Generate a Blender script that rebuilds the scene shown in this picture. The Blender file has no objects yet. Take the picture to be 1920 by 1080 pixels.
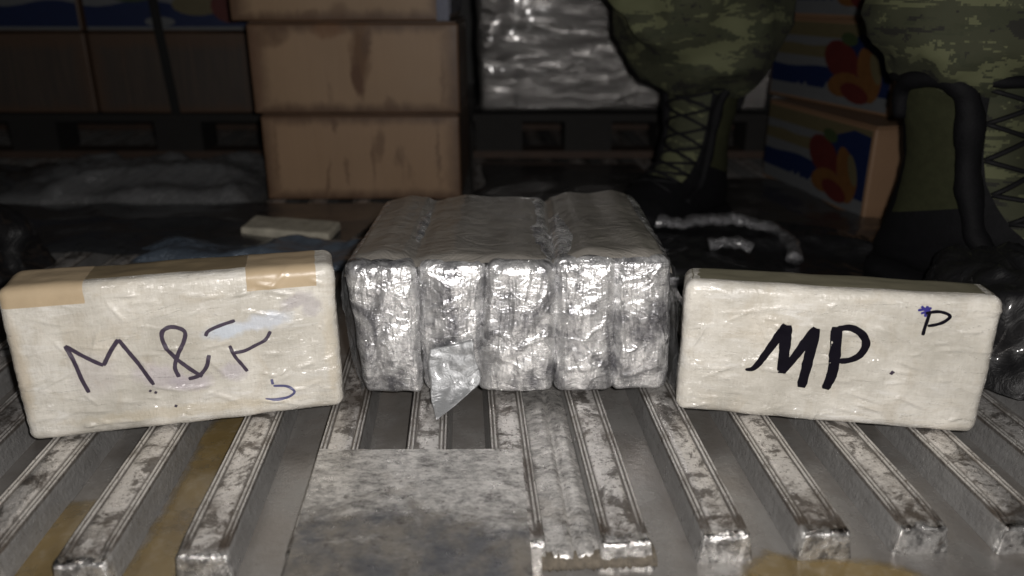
import bpy, bmesh, math, random
from mathutils import Vector, Matrix, noise
R = math.radians
random.seed(7)
S = bpy.context.scene
COL = S.collection

# ------------------------------------------------------------------ camera, light, exposure
YAW = R(3.5)                       # the floor rails run this far left of the viewing direction
cam_d = bpy.data.cameras.new('camera')
cam = bpy.data.objects.new('camera', cam_d); COL.objects.link(cam)
cam.location = (0, 0, .31); cam.rotation_euler = (R(90-20.37), 0, 0)
cam_d.sensor_width = 36; cam_d.lens = 36*1508/1920
cam_d.clip_start = .01; cam_d.clip_end = 50
cam_d.dof.use_dof = True; cam_d.dof.focus_distance = .62; cam_d.dof.aperture_fstop = 4.5
S.camera = cam
S.view_settings.view_transform = 'Standard'; S.view_settings.look = 'None'
S.view_settings.exposure = 0; S.view_settings.gamma = 1
W = bpy.data.worlds.new('World'); S.world = W; W.use_nodes = True
W.node_tree.nodes['Background'].inputs[0].default_value = (.80, .88, 1, 1)
W.node_tree.nodes['Background'].inputs[1].default_value = .009
fl = bpy.data.lights.new('phone_flash', 'POINT'); fl.energy = 17; fl.shadow_soft_size = .006
fl.color = (1, .958, .925)
flo = bpy.data.objects.new('phone_flash', fl); COL.objects.link(flo); flo.location = (.022, .0, .325)

# ------------------------------------------------------------------ helpers
def tag(o, label=None, cat=None, group=None, kind=None):
    if label: o['label'] = label
    if cat: o['category'] = cat
    if group: o['group'] = group
    if kind: o['kind'] = kind
    return o
def empty(name, loc=(0, 0, 0), rz=0, parent=None):
    o = bpy.data.objects.new(name, None); COL.objects.link(o); o.empty_display_size = .02
    o.location = loc; o.rotation_euler = (0, 0, rz); o.parent = parent
    return o
def link(name, me, parent=None, loc=(0, 0, 0), rot=(0, 0, 0)):
    o = bpy.data.objects.new(name, me); COL.objects.link(o)
    o.parent = parent; o.location = loc; o.rotation_euler = rot
    return o
def mesh(name, V, F, mat, parent=None, smooth=True, loc=(0, 0, 0), rot=(0, 0, 0), mids=None):
    me = bpy.data.meshes.new(name); me.from_pydata([tuple(v) for v in V], [], F); me.update()
    for m in (mat if isinstance(mat, (list, tuple)) else [mat]): me.materials.append(m)
    if smooth: me.polygons.foreach_set('use_smooth', [True]*len(F))
    if mids: me.polygons.foreach_set('material_index', mids)
    return link(name, me, parent, loc, rot)
def fix_normals(o):
    bm = bmesh.new(); bm.from_mesh(o.data); bmesh.ops.recalc_face_normals(bm, faces=bm.faces); bm.to_mesh(o.data); bm.free()
def n1(x, y, z, f=1.0): return noise.noise(Vector((x*f, y*f, z*f)))
def fbm(p, f, o=3):
    a = 0; s = 1; q = Vector(p)*f
    for _ in range(o):
        a += s*noise.noise(q); q = q*2.03+Vector((3.1, 1.7, 5.3)); s *= .5
    return a

class RBox:
    """box with rounded edges, base centre at the local origin, pushed in and out by disp(p, n)"""
    def __init__(s, w, d, h, r, disp=None, warp=None):
        s.w, s.d, s.h, s.r, s.disp, s.warp = w, d, h, r, disp, warp
    def project(s, p, off=0.0):
        r = s.r; c = Vector((max(-s.w/2+r, min(s.w/2-r, p[0])), max(-s.d/2+r, min(s.d/2-r, p[1])), max(r, min(s.h-r, p[2]))))
        n = Vector(p)-c
        n = n.normalized() if n.length > 1e-9 else Vector((0, 0, 1))
        q = c+n*r
        dd = s.disp(q, n) if s.disp else 0
        q = q+n*(dd+off)
        return s.warp(q) if s.warp else q
    def build(s, name, mat, parent, step, skip_back=1, loc=(0, 0, 0), rot=(0, 0, 0)):
        V = []; F = []; key = {}
        w, d, h = s.w/2, s.d/2, s.h
        def vid(p):
            k = (round(p[0], 6), round(p[1], 6), round(p[2], 6))
            if k not in key:
                key[k] = len(V); V.append(s.project(p))
            return key[k]
        def cuts(a, b):
            r = s.r; L = b-a; n = max(1, round((L-2*r)/step)); k = 4
            inner = [a+r+(L-2*r)*i/n for i in range(n+1)]
            # along the rounded edge, points spread by angle
            e0 = [a+r-r*math.tan(R(45)*(1-i/k)) for i in range(k)]
            e1 = [b-r+r*math.tan(R(45)*(i+1)/k) for i in range(k)]
            return e0+inner+e1
        X, Y, Z = cuts(-w, w), cuts(-d, d), cuts(0, h)
        def face(A, B, f, flip):
            for i in range(len(A)-1):
                for j in range(len(B)-1):
                    q = [vid(f(A[i], B[j])), vid(f(A[i+1], B[j])), vid(f(A[i+1], B[j+1])), vid(f(A[i], B[j+1]))]
                    F.append(q[::-1] if flip else q)
        face(X, Z, lambda a, b: (a, -d, b), False); face(X, Z, lambda a, b: (a, d, b), True)
        face(X, Y, lambda a, b: (a, b, h), False); face(X, Y, lambda a, b: (a, b, 0), True)
        face(Y, Z, lambda a, b: (w, a, b), False); face(Y, Z, lambda a, b: (-w, a, b), True)
        return mesh(name, V, F, mat, parent, True, loc, rot)

def box(V, F, x0, x1, y0, y1, z0, z1):
    b = len(V)
    V += [(x0, y0, z0), (x1, y0, z0), (x1, y1, z0), (x0, y1, z0), (x0, y0, z1), (x1, y0, z1), (x1, y1, z1), (x0, y1, z1)]
    F += [(b, b+3, b+2, b+1), (b+4, b+5, b+6, b+7), (b, b+1, b+5, b+4), (b+1, b+2, b+6, b+5), (b+2, b+3, b+7, b+6), (b+3, b, b+4, b+7)]
def catmull(P, n=6):
    if len(P) < 3: 
        return [tuple(P[0][k]+(P[1][k]-P[0][k])*i/n for k in range(len(P[0]))) for i in range(n+1)]
    Q = [tuple(2*a-b for a, b in zip(P[0], P[1]))]+list(P)+[tuple(2*a-b for a, b in zip(P[-1], P[-2]))]; out = []
    for i in range(1, len(Q)-2):
        for k in range(n):
            t = k/n
            out.append(tuple(.5*((2*b)+(c-a)*t+(2*a-5*b+4*c-d)*t*t+(3*b-a-3*c+d)*t**3) for a, b, c, d in zip(Q[i-1], Q[i], Q[i+1], Q[i+2])))
    out.append(tuple(P[-1])); return out
def tube(V, F, P, rad, seg=6):
    b = len(V); P = [Vector(p) for p in P]; n = len(P)
    for i, p in enumerate(P):
        t = (P[min(i+1, n-1)]-P[max(i-1, 0)]).normalized()
        a = t.cross(Vector((0, 0, 1)));  a = a.normalized() if a.length > .1 else t.cross(Vector((1, 0, 0))).normalized()
        c = t.cross(a); r = rad(i/(n-1)) if callable(rad) else rad
        for k in range(seg):
            g = 2*math.pi*k/seg; V.append(p+(a*math.cos(g)+c*math.sin(g))*r)
    for i in range(n-1):
        for k in range(seg):
            F.append((b+i*seg+k, b+i*seg+(k+1) % seg, b+(i+1)*seg+(k+1) % seg, b+(i+1)*seg+k))
    F.append(tuple(b+k for k in range(seg))[::-1]); F.append(tuple(b+(n-1)*seg+k for k in range(seg)))

# ------------------------------------------------------------------ materials
class M:
    def __init__(s, name):
        s.m = bpy.data.materials.new(name); s.m.use_nodes = True; s.t = s.m.node_tree; s.N = s.t.nodes; s.L = s.t.links
        s.b = s.N['Principled BSDF']; s.tc = s.N.new('ShaderNodeTexCoord')
    def link(s, a, b): s.L.new(a, b)
    def coord(s, scale=(1, 1, 1), rot=(0, 0, 0), src='Object', loc=(0, 0, 0)):
        mp = s.N.new('ShaderNodeMapping'); mp.inputs['Scale'].default_value = scale; mp.inputs['Rotation'].default_value = rot
        mp.inputs['Location'].default_value = loc
        s.link(s.tc.outputs[src], mp.inputs[0]); return mp.outputs[0]
    def noise(s, co, scale, det=4, rough=.55, dist=0):
        n = s.N.new('ShaderNodeTexNoise'); n.inputs['Scale'].default_value = scale; n.inputs['Detail'].default_value = det
        n.inputs['Roughness'].default_value = rough; n.inputs['Distortion'].default_value = dist; s.link(co, n.inputs['Vector']); return n.outputs[0]
    def voro(s, co, scale, feat='DISTANCE_TO_EDGE'):
        n = s.N.new('ShaderNodeTexVoronoi'); n.feature = feat; n.inputs['Scale'].default_value = scale; s.link(co, n.inputs['Vector']); return n.outputs[0]
    def ramp(s, v, stops):
        r = s.N.new('ShaderNodeValToRGB'); e = r.color_ramp.elements
        while len(e) < len(stops): e.new(.5)
        for i, (p, c) in enumerate(stops):
            e[i].position = p; e[i].color = (c, c, c, 1) if not isinstance(c, tuple) else c+(1,)
        s.link(v, r.inputs[0]); return r.outputs[0]
    def mix(s, f, a, b, mode='MIX'):
        n = s.N.new('ShaderNodeMix'); n.data_type = 'RGBA'; n.blend_type = mode
        for sock, v in ((n.inputs[0], f), (n.inputs[6], a), (n.inputs[7], b)):
            if hasattr(v, 'links'): s.link(v, sock)
            elif isinstance(v, tuple): sock.default_value = v+(1,)
            else: sock.default_value = v
        return n.outputs[2]
    def math(s, op, a, b=0.0, c=None):
        n = s.N.new('ShaderNodeMath'); n.operation = op
        for i, v in enumerate((a, b) if c is None else (a, b, c)):
            if hasattr(v, 'links'): s.link(v, n.inputs[i])
            else: n.inputs[i].default_value = v
        return n.outputs[0]
    def bump(s, h, dist, strength=1.0, prev=None):
        n = s.N.new('ShaderNodeBump'); n.inputs['Strength'].default_value = strength; n.inputs['Distance'].default_value = dist
        s.link(h, n.inputs['Height'])
        if prev: s.link(prev, n.inputs['Normal'])
        return n.outputs[0]
    def creases(s, co, scale, width=.05, det=2, dist=.6):
        n = s.noise(co, scale, det, .5, dist); a = s.math('ABSOLUTE', s.math('SUBTRACT', n, .5))
        return s.ramp(a, [(0, 1), (width, 0)])
    def blobs(s, base, smears, wob=.010, sc=130):
        co = s.coord()
        for (x, z, rx, rz, a, colr, amt) in smears:
            mp = s.N.new('ShaderNodeMapping'); mp.vector_type = 'TEXTURE'; mp.inputs['Location'].default_value = (x, 0, z); mp.inputs['Rotation'].default_value = (0, a, 0); mp.inputs['Scale'].default_value = (rx, 1, rz)
            wb = s.N.new('ShaderNodeVectorMath'); wb.operation = 'MULTIPLY_ADD'; nz = s.N.new('ShaderNodeTexNoise'); nz.inputs['Scale'].default_value = sc; nz.inputs['Detail'].default_value = 4
            s.link(co, nz.inputs['Vector']); s.link(nz.outputs[1], wb.inputs[0]); wb.inputs[1].default_value = (wob,)*3; s.link(co, wb.inputs[2])
            sh = s.N.new('ShaderNodeVectorMath'); sh.operation = 'SUBTRACT'; s.link(wb.outputs[0], sh.inputs[0]); sh.inputs[1].default_value = (wob/2,)*3
            s.link(sh.outputs[0], mp.inputs[0]); sp = s.N.new('ShaderNodeSeparateXYZ'); s.link(mp.outputs[0], sp.inputs[0])
            rr = s.math('SQRT', s.math('ADD', s.math('MULTIPLY', sp.outputs[0], sp.outputs[0]), s.math('MULTIPLY', sp.outputs[2], sp.outputs[2])))
            base = s.mix(s.math('MULTIPLY', s.ramp(rr, [(.5, 1), (1.0, 0)]), amt), base, colr)
        return base
    def set(s, **k):
        names = {'col': 'Base Color', 'metal': 'Metallic', 'rough': 'Roughness', 'normal': 'Normal', 'coat': 'Coat Weight', 'coatr': 'Coat Roughness',
                 'coatn': 'Coat Normal', 'spec': 'Specular IOR Level', 'alpha': 'Alpha', 'trans': 'Transmission Weight', 'sheen': 'Sheen Weight', 'aniso': 'Anisotropic'}
        for a, v in k.items():
            sock = s.b.inputs[names[a]]
            if hasattr(v, 'links'): s.link(v, sock)
            elif isinstance(v, tuple): sock.default_value = v+(1,)
            else: sock.default_value = v
        return s.m

def mat_rail():
    m = M('rail_aluminium'); co = m.coord(); st = m.coord((1, .12, 1))
    sep = m.N.new('ShaderNodeSeparateXYZ'); m.link(m.tc.outputs['Object'], sep.inputs[0])
    ax = m.math('ABSOLUTE', sep.outputs[0])
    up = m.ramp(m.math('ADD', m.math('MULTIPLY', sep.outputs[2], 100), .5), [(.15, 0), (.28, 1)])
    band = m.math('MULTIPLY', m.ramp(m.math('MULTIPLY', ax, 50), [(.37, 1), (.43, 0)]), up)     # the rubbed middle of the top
    groove = m.math('MULTIPLY', m.ramp(m.math('MULTIPLY', ax, 50), [(.42, 0), (.45, 1)]), m.ramp(m.math('ADD', m.math('MULTIPLY', sep.outputs[2], 200), .5), [(.30, 0), (.40, 1)]))
    ridge = m.math('MULTIPLY', groove, up)
    rnd = m.N.new('ShaderNodeObjectInfo'); off = m.N.new('ShaderNodeVectorMath'); off.operation = 'ADD'
    m.link(co, off.inputs[0]); m.link(rnd.outputs['Location'], off.inputs[1]); co = off.outputs[0]
    blot = m.ramp(m.noise(co, 44, 7, .74, .5), [(.43, 0), (.50, 1)])
    streak = m.noise(st, 200, 4, .6)
    side = m.mix(m.noise(co, 30, 5, .65), (.22, .218, .216), (.37, .365, .358))
    side = m.mix(m.ramp(streak, [(.4, .25), (.6, 0)]), side, (.16, .155, .15))
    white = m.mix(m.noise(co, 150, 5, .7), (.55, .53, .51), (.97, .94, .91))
    worn = m.mix(m.noise(co, 80, 4, .7), (.12, .108, .098), (.27, .255, .24))
    dark = m.mix(m.noise(co, 60, 3), (.045, .035, .03), (.16, .125, .095))
    c = m.mix(up, side, worn)
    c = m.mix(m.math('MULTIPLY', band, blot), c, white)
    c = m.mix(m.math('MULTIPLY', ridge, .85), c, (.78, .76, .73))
    end = m.ramp(m.math('MULTIPLY', m.math('SUBTRACT', sep.outputs[1], .395), 10), [(.08, 1), (.50, 0)])
    speck = m.ramp(m.noise(co, 330, 4, .75), [(.36, 1), (.44, 0)])
    c = m.mix(m.math('MULTIPLY', speck, m.math('MULTIPLY_ADD', up, .7, .12)), c, dark)
    grime = m.ramp(m.noise(co, 17, 7, .74, .5), [(.50, 0), (.62, 1)])
    c = m.mix(m.math('MULTIPLY', grime, m.math('MULTIPLY_ADD', up, .50, .15)), c, dark)
    c = m.mix(m.math('MULTIPLY', m.math('MULTIPLY', end, up), m.math('MULTIPLY', m.ramp(m.noise(co, 85, 6, .78, .5), [(.46, 1), (.58, 0)]), .85)), c, dark)
    ro = m.ramp(m.noise(co, 120, 4), [(.3, .24), (.7, .46)])
    nb = m.bump(m.noise(co, 210, 5, .7), .0012, .8); nb = m.bump(streak, .0004, .3, nb)
    nose = m.ramp(m.math('MULTIPLY', m.math('SUBTRACT', sep.outputs[1], .390), 10), [(.09, 1), (.16, 0)])      # bare beaten metal at the very end
    c = m.mix(m.math('MULTIPLY', nose, m.ramp(m.noise(co, 95, 5, .7), [(.42, 0), (.55, .85)])), c, (.86, .85, .83))
    c = m.mix(m.math('MULTIPLY', nose, m.ramp(m.noise(co, 60, 5, .75), [(.56, 0), (.66, .8)])), c, dark)
    nb = m.bump(m.noise(co, 140, 4, .7), .0016, .6, nb)
    return m.set(col=c, metal=m.math('MULTIPLY_ADD', nose, .35, m.math('MULTIPLY_ADD', up, .2, .45)), rough=m.math('MULTIPLY_ADD', nose, -.10, ro), normal=nb)
def mat_floor():
    m = M('floor_metal'); co = m.coord(); st = m.coord((1, .18, 1))
    a = m.noise(st, 35, 6, .65); b = m.noise(co, 18, 5, .6)
    c = m.mix(a, (.145, .14, .135), (.37, .36, .345))
    c = m.mix(m.ramp(b, [(.38, 1), (.6, 0)]), c, (.20, .185, .17))
    c = m.mix(m.ramp(m.noise(co, 300, 3), [(.28, .35), (.36, 0)]), c, (.10, .09, .08))
    nb = m.bump(m.noise(co, 180, 5, .7), .0008, .5)
    return m.set(col=c, metal=.45, rough=m.ramp(b, [(.35, .14), (.65, .36)]), normal=nb)
def mat_plate():
    m = M('plate_metal'); co = m.coord(); st = m.coord((.7, 1.15, 1))
    sep = m.N.new('ShaderNodeSeparateXYZ'); m.link(co, sep.inputs[0])
    # grime collects towards the front edge, a stain of the plate itself
    g = m.math('MULTIPLY_ADD', sep.outputs[1], -5.5, .10)
    a = m.math('ADD', m.noise(st, 26, 9, .74, .9), g)
    dirt = m.ramp(a, [(.42, 0), (.60, 1)])
    mott = m.ramp(m.noise(m.coord((.7, 1.2, 1)), 110, 9, .84, .2), [(.38, 0), (.58, 1)])
    c = m.mix(mott, (.17, .165, .16), (.74, .72, .69))
    c = m.mix(m.math('MULTIPLY', dirt, .85), c, m.mix(m.ramp(m.noise(co, 34, 6, .7), [(.4, 0), (.6, 1)]), (.085, .09, .105), (.22, .20, .17)))
    for sc_, lo, am in ((95, .40, .75), (230, .37, .7)):
        sp = m.ramp(m.noise(m.coord((.8, 1.2, 1), loc=(sc_, 1, 2)), sc_, 6, .78, .2), [(lo-.05, 1), (lo+.03, 0)])
        c = m.mix(m.math('MULTIPLY', sp, am), c, (.075, .062, .055))
    c = m.mix(m.ramp(m.noise(co, 13, 4, .6), [(.62, 0), (.74, .35)]), c, (.28, .21, .13))
    nb = m.bump(m.noise(st, 130, 6, .75), .0011, .8); nb = m.bump(m.noise(co, 20, 2), .004, .5, nb)
    return m.set(col=c, metal=.65, rough=m.ramp(m.noise(co, 90, 5, .7), [(.3, .22), (.7, .46)]), normal=nb)
def mat_puddle():
    m = M('brown_liquid'); co = m.coord()
    c = m.mix(m.noise(co, 40, 5, .6), (.15, .104, .038), (.22, .16, .072))
    c = m.mix(m.ramp(m.noise(co, 130, 4, .7), [(.5, 0), (.75, .55)]), c, (.27, .23, .16))
    c = m.mix(m.ramp(m.noise(co, 12, 4), [(.35, .7), (.6, 0)]), c, (.10, .08, .05))
    at = m.N.new('ShaderNodeAttribute'); at.attribute_name = 'wet'
    al = m.math('MULTIPLY', m.ramp(m.math('ADD', at.outputs['Fac'], m.math('MULTIPLY_ADD', m.noise(co, 38, 6, .75), 2.2, -1.1)), [(.15, 0), (.85, 1)]), .85)
    return m.set(col=c, rough=.15, normal=m.bump(m.noise(co, 60, 4), .0010, .5), spec=.6, alpha=al)
def mat_foil():
    m = M('crinkled_foil')
    oi = m.N.new('ShaderNodeObjectInfo'); va = m.N.new('ShaderNodeVectorMath'); va.operation = 'MULTIPLY_ADD'; m.link(oi.outputs['Location'], va.inputs[0]); va.inputs[1].default_value = (37, 11, 5)
    m.link(m.tc.outputs['Object'], va.inputs[2]); tc = m.N.new('ShaderNodeVectorMath'); m.link(va.outputs[0], tc.inputs[0])
    class _T: outputs = {'Object': tc.outputs[0]}
    m.tc = _T; co = m.coord(); st = m.coord((1, 1, .4))
    n = m.noise(m.coord((1, 1, .7)), 26, 2, .55, 1.0); f2 = m.noise(m.coord((.8, 1, 1.3)), 85, 4, .65, 1.6)
    nb = m.bump(n, .0065, .9); nb = m.bump(f2, .0011, .85, nb); nb = m.bump(m.noise(m.coord((1.4, 1, .22)), 55, 3, .6, .5), .0035, .8, nb)
    nb = m.bump(m.creases(m.coord((1, 1, .8), loc=(1, 2, 3)), 30, .05, 2), .0009, .7, nb); nb = m.bump(m.creases(m.coord((.7, 1, 1.2), loc=(5, 2, 3)), 62, .06, 2), .00025, .8, nb); nb = m.bump(m.noise(st, 260, 4, .7, .8), .0007, .6, nb)
    d = m.ramp(m.noise(m.coord((1, 1, .7)), 30, 5, .62, 1.0), [(.38, 0), (.58, 1)])
    c = m.mix(d, (.22, .22, .235), (.80, .80, .80))
    dk = m.math('MULTIPLY', m.ramp(m.noise(m.coord((1, 1, 1.6), loc=(2, 2, 2)), 36, 6, .74, 1.2), [(.56, 0), (.62, 1)]), .55)
    c = m.mix(dk, c, (.12, .12, .135))
    film = m.bump(m.noise(m.coord((.6, 1, 1.5)), 20, 3, .55, 2.0), .0060, .8); film = m.bump(m.creases(m.coord((.5, 1, 1.1), loc=(9, 2, 1)), 24, .03, 2, 1.2), .0016, .9, film)
    return m.set(col=c, metal=.66, rough=m.ramp(f2, [(.35, .20), (.65, .36)]), normal=nb, coat=.8, coatr=.09, coatn=film)
def mat_film(name, col, metal=.1, rough=.3, sc=(1, 1, 1), alpha=1.0, bs=60, bd=.004):
    m = M(name); co = m.coord(sc)
    nb = m.bump(m.noise(co, bs, 6, .65, 1.5), bd, .8)
    c = m.mix(m.noise(co, bs*.4, 4), tuple(x*.6 for x in col), tuple(min(1, x*1.3) for x in col))
    return m.set(col=c, metal=metal, rough=rough, normal=nb, coat=.6, coatr=.12, alpha=alpha)
def mat_packing(smears=()):
    m = M('cream_wrapped_plastic'); co = m.coord()
    h = m.noise(m.coord((.14, 1, 1)), 620, 3, .6); v = m.noise(m.coord((1, 1, .14)), 620, 3, .6)
    hl = m.noise(m.coord((.22, 1, 1)), 130, 4, .75, .6)
    weave = m.math('ADD', h, v)
    base = m.mix(m.ramp(m.noise(co, 19, 5, .62), [(.36, 0), (.64, 1)]), (.50, .475, .415), (.74, .71, .64))
    base = m.mix(m.ramp(m.noise(co, 34, 4, .6, .8), [(.52, 0), (.75, .5)]), base, (.50, .43, .32))
    base = m.mix(m.ramp(weave, [(.82, .20), (1.02, 0)]), base, (.40, .36, .29))
    base = m.mix(m.math('MULTIPLY', m.ramp(hl, [(.50, 0), (.62, 1)]), m.ramp(m.noise(co, 22, 3), [(.45, 0), (.66, .5)])), base, (.86, .85, .82))  # pale shiny streaks of the film painted into the base colour
    base = m.blobs(base, smears)      # smeared ink and rubbed tape on the wrapping
    nb = m.bump(weave, .0005, .6); nb = m.bump(m.noise(co, 60, 4, .6, .6), .0025, .5, nb)
    cn = m.bump(hl, .0032, 1.0); cn = m.bump(m.creases(m.coord((.35, 1, 1)), 36, .055, 3, 1.0), .0013, 1.0, cn); cn = m.bump(m.ramp(m.noise(m.coord((.35, 1, 1)), 90, 6, .72, 1.8), [(.42, 0), (.72, 1)]), .0030, 1.0, cn)
    m.b.inputs['Coat IOR'].default_value = 1.85
    return m.set(col=base, rough=.30, normal=nb, coat=1.0, coatr=.22, coatn=cn)
def mat_plain(name, col, rough=.6, metal=0, coat=0, var=.25, sc=60, bump=.0005, alpha=1.0):
    m = M(name); co = m.coord()
    c = m.mix(m.noise(co, sc, 5, .6), tuple(x*(1-var) for x in col), tuple(min(1, x*(1+var)) for x in col))
    return m.set(col=c, rough=rough, metal=metal, coat=coat, normal=m.bump(m.noise(co, sc*4, 4, .6), bump, .5), alpha=alpha)
def mat_kraft(name='kraft_cardboard', col=(.26, .172, .104), stain=1.0, seed=0, marks=()):
    m = M(name); co = m.coord(loc=(seed, seed*.7, seed*.3)); dr = m.coord((1, 1, .28), loc=(seed, 0, seed))
    sep = m.N.new('ShaderNodeSeparateXYZ'); m.link(m.tc.outputs['Object'], sep.inputs[0])
    c = m.mix(m.noise(co, 12, 4), tuple(x*.86 for x in col), tuple(x*1.08 for x in col))
    flute = m.noise(m.coord((1, 1, .02)), 330, 2); c = m.mix(m.ramp(flute, [(.35, .12), (.6, 0)]), c, (.2, .12, .07))
    # damp stains: runs down the board and a soaked rim along the top and bottom edges
    drip = m.ramp(m.noise(dr, 19, 5, .6, .2), [(.64, 0), (.72, .7)])
    rim = m.math('ABSOLUTE', m.math('SUBTRACT', sep.outputs[2], .066))
    rim = m.ramp(m.math('ADD', rim, m.math('MULTIPLY', m.noise(dr, 45, 5, .7), .022)), [(.058, 0), (.072, 1)])
    edge = m.math('ABSOLUTE', sep.outputs[0])
    edge = m.ramp(m.math('ADD', edge, m.math('MULTIPLY', m.noise(co, 40, 5, .7), .02)), [(.134, 0), (.160, 1)])
    st = m.math('MULTIPLY', m.math('MAXIMUM', m.math('MAXIMUM', drip, rim), edge), .92*stain)
    c = m.mix(st, c, (.075, .036, .016)); c = m.blobs(c, marks, .018, 60)
    return m.set(col=c, rough=.62, normal=m.bump(flute, .0004, .5), coat=.12, coatr=.35)
def mat_camo():
    m = M('green_camouflage_cloth')
    sn = m.N.new('ShaderNodeVectorMath'); sn.operation = 'SNAP'; sn.inputs[1].default_value = (.0020,)*3; m.link(m.tc.outputs['Object'], sn.inputs[0])
    mq = m.N.new('ShaderNodeMapping'); mq.inputs['Scale'].default_value = (.6, .6, 1.7); m.link(sn.outputs[0], mq.inputs[0]); a = m.noise(mq.outputs[0], 19, 5, .62, .3); mp = m.N.new('ShaderNodeMapping'); mp.inputs['Location'].default_value = (4, 2, 7); mp.inputs['Scale'].default_value = (.6, .6, 1.9)
    m.link(sn.outputs[0], mp.inputs[0]); b = m.noise(mp.outputs[0], 24, 4, .65, .5)
    c = m.mix(m.ramp(a, [(.47, 0), (.48, 1)]), (.028, .032, .015), (.034, .037, .018))
    c = m.mix(m.ramp(b, [(.545, 0), (.555, 1)]), c, (.088, .094, .046))
    c = m.mix(m.ramp(b, [(.40, 1), (.41, 0)]), c, (.012, .012, .008))
    co = m.coord()
    return m.set(col=c, rough=.85, normal=m.bump(m.noise(co, 900, 2), .0004, .5))

RAIL = mat_rail(); FLOOR = mat_floor(); PLATE = mat_plate(); PUD = mat_puddle(); FOIL = mat_foil(); PACK = mat_packing()
PACKL = mat_packing(((.034, .0745, .020, .0075, -.10, (.60, .66, .74), .85), (.060, .0795, .024, .008, -.16, (.62, .66, .73), .8), (.084, .093, .016, .007, -.4, (.30, .27, .33), .45), (.095, .087, .008, .010, .3, (.30, .27, .33), .4),
    (-.018, .044, .022, .012, .3, (.45, .39, .50), .35), (.004, .036, .018, .009, 0, (.45, .39, .50), .4), (.034, .042, .012, .010, 0, (.42, .37, .50), .35), (-.06, .05, .02, .02, 0, (.50, .45, .50), .2), (0, .0135, .10, .006, 0, (.55, .46, .30), .35),
    (-.108, .06, .008, .05, 0, (.50, .40, .26), .45), (.106, .05, .006, .05, 0, (.56, .48, .34), .35)))
TAPE = mat_plain('brown_paper_tape', (.46, .36, .235), .38, coat=.5, var=.15, sc=50)
INK = mat_plain('black_marker_ink', (.003, .002, .006), .8, var=.3)
INK.node_tree.nodes['Principled BSDF'].inputs['Specular IOR Level'].default_value = .15
INKT = mat_plain('worn_marker_ink', (.045, .032, .055), .5, var=.5, sc=260)
INKB = mat_plain('blue_pen_ink', (.035, .03, .20), .4, var=.3)
INKF = mat_plain('faded_ink', (.20, .18, .30), .5, var=.3, alpha=.45)
SMEAR = mat_plain('pale_blue_smear', (.60, .66, .76), .32, coat=.5, var=.12, alpha=.72)
GREYSM = mat_plain('grey_smudge', (.30, .28, .36), .5, var=.2, alpha=.22)
CARD = mat_kraft()
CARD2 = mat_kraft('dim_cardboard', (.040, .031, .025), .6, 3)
TAN = mat_kraft('tan_cardboard', (.21, .125, .070), .25, 5)
WOOD = mat_plain('dark_pallet_wood', (.008, .007, .006), .8, var=.5, sc=25, bump=.001)
WOOD2 = mat_plain('brown_pallet_wood', (.045, .026, .017), .75, var=.4, sc=25, bump=.001)
WRAP = mat_film('stretch_film', (.17, .163, .158), .6, .17, (.35, 1, 1), 1, 40, .0060)
CLEAR = mat_film('clear_film', (.22, .225, .23), .15, .22, (1, 1, 1), .55, 60, .005)
BLUEF = mat_film('blue_grey_film', (.11, .14, .18), .25, .22, (1, 1, 1), 1, 60, .005)
BLACK = mat_film('black_plastic', (.006, .006, .007), 0, .5, (1, 1, 1), 1, 40, .003)
DUSTY = mat_film('dull_grey_wrap', (.30, .28, .25), .35, .38, (.8, 1, 1), 1, 30, .004)
STRAP = mat_plain('black_strap', (.003, .003, .003), .85)
LEATHER = mat_plain('black_leather', (.004, .004, .005), .75, coat=.0, var=.5, sc=90, bump=.0012)
KHAKI = mat_plain('olive_canvas', (.026, .028, .013), .85, var=.35, sc=120, bump=.001)
LACE = mat_plain('black_lace', (.008, .008, .009), .7)
CAMO = mat_camo()
for q_ in (LEATHER, KHAKI, LACE): q_.node_tree.nodes['Principled BSDF'].inputs['Specular IOR Level'].default_value = .18
CREAM = mat_plain('cream_offcut', (.36, .335, .27), .7, var=.55, sc=70, bump=.001)
WALL = mat_plain('dull_wall_panel', (.10, .10, .10), .6, var=.2, sc=4)
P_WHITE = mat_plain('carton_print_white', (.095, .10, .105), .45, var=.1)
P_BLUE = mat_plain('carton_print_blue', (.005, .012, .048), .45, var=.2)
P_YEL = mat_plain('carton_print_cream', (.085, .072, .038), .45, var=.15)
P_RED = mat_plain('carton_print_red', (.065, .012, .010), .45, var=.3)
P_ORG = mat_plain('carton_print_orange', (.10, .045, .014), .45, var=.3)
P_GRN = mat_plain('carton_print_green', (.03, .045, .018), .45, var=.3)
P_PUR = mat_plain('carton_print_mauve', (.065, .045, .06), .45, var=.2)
ALU = mat_plain('bright_bar_metal', (.62, .63, .66), .25, metal=.9, var=.15)

# ------------------------------------------------------------------ the floor: a metal sheet with raised rails
floor = mesh('floor', *(lambda V, F: (V, F))(*(lambda: (
    [(-3+6*i/30, .0+4.2*j/30-.3, -.0216+.0008*n1(i, j, 0, .9)) for j in range(31) for i in range(31)],
    [(j*31+i, j*31+i+1, (j+1)*31+i+1, (j+1)*31+i) for j in range(30) for i in range(30)]))()), FLOOR)
floor.rotation_euler = (0, 0, YAW)
tag(floor, kind='structure')

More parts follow.
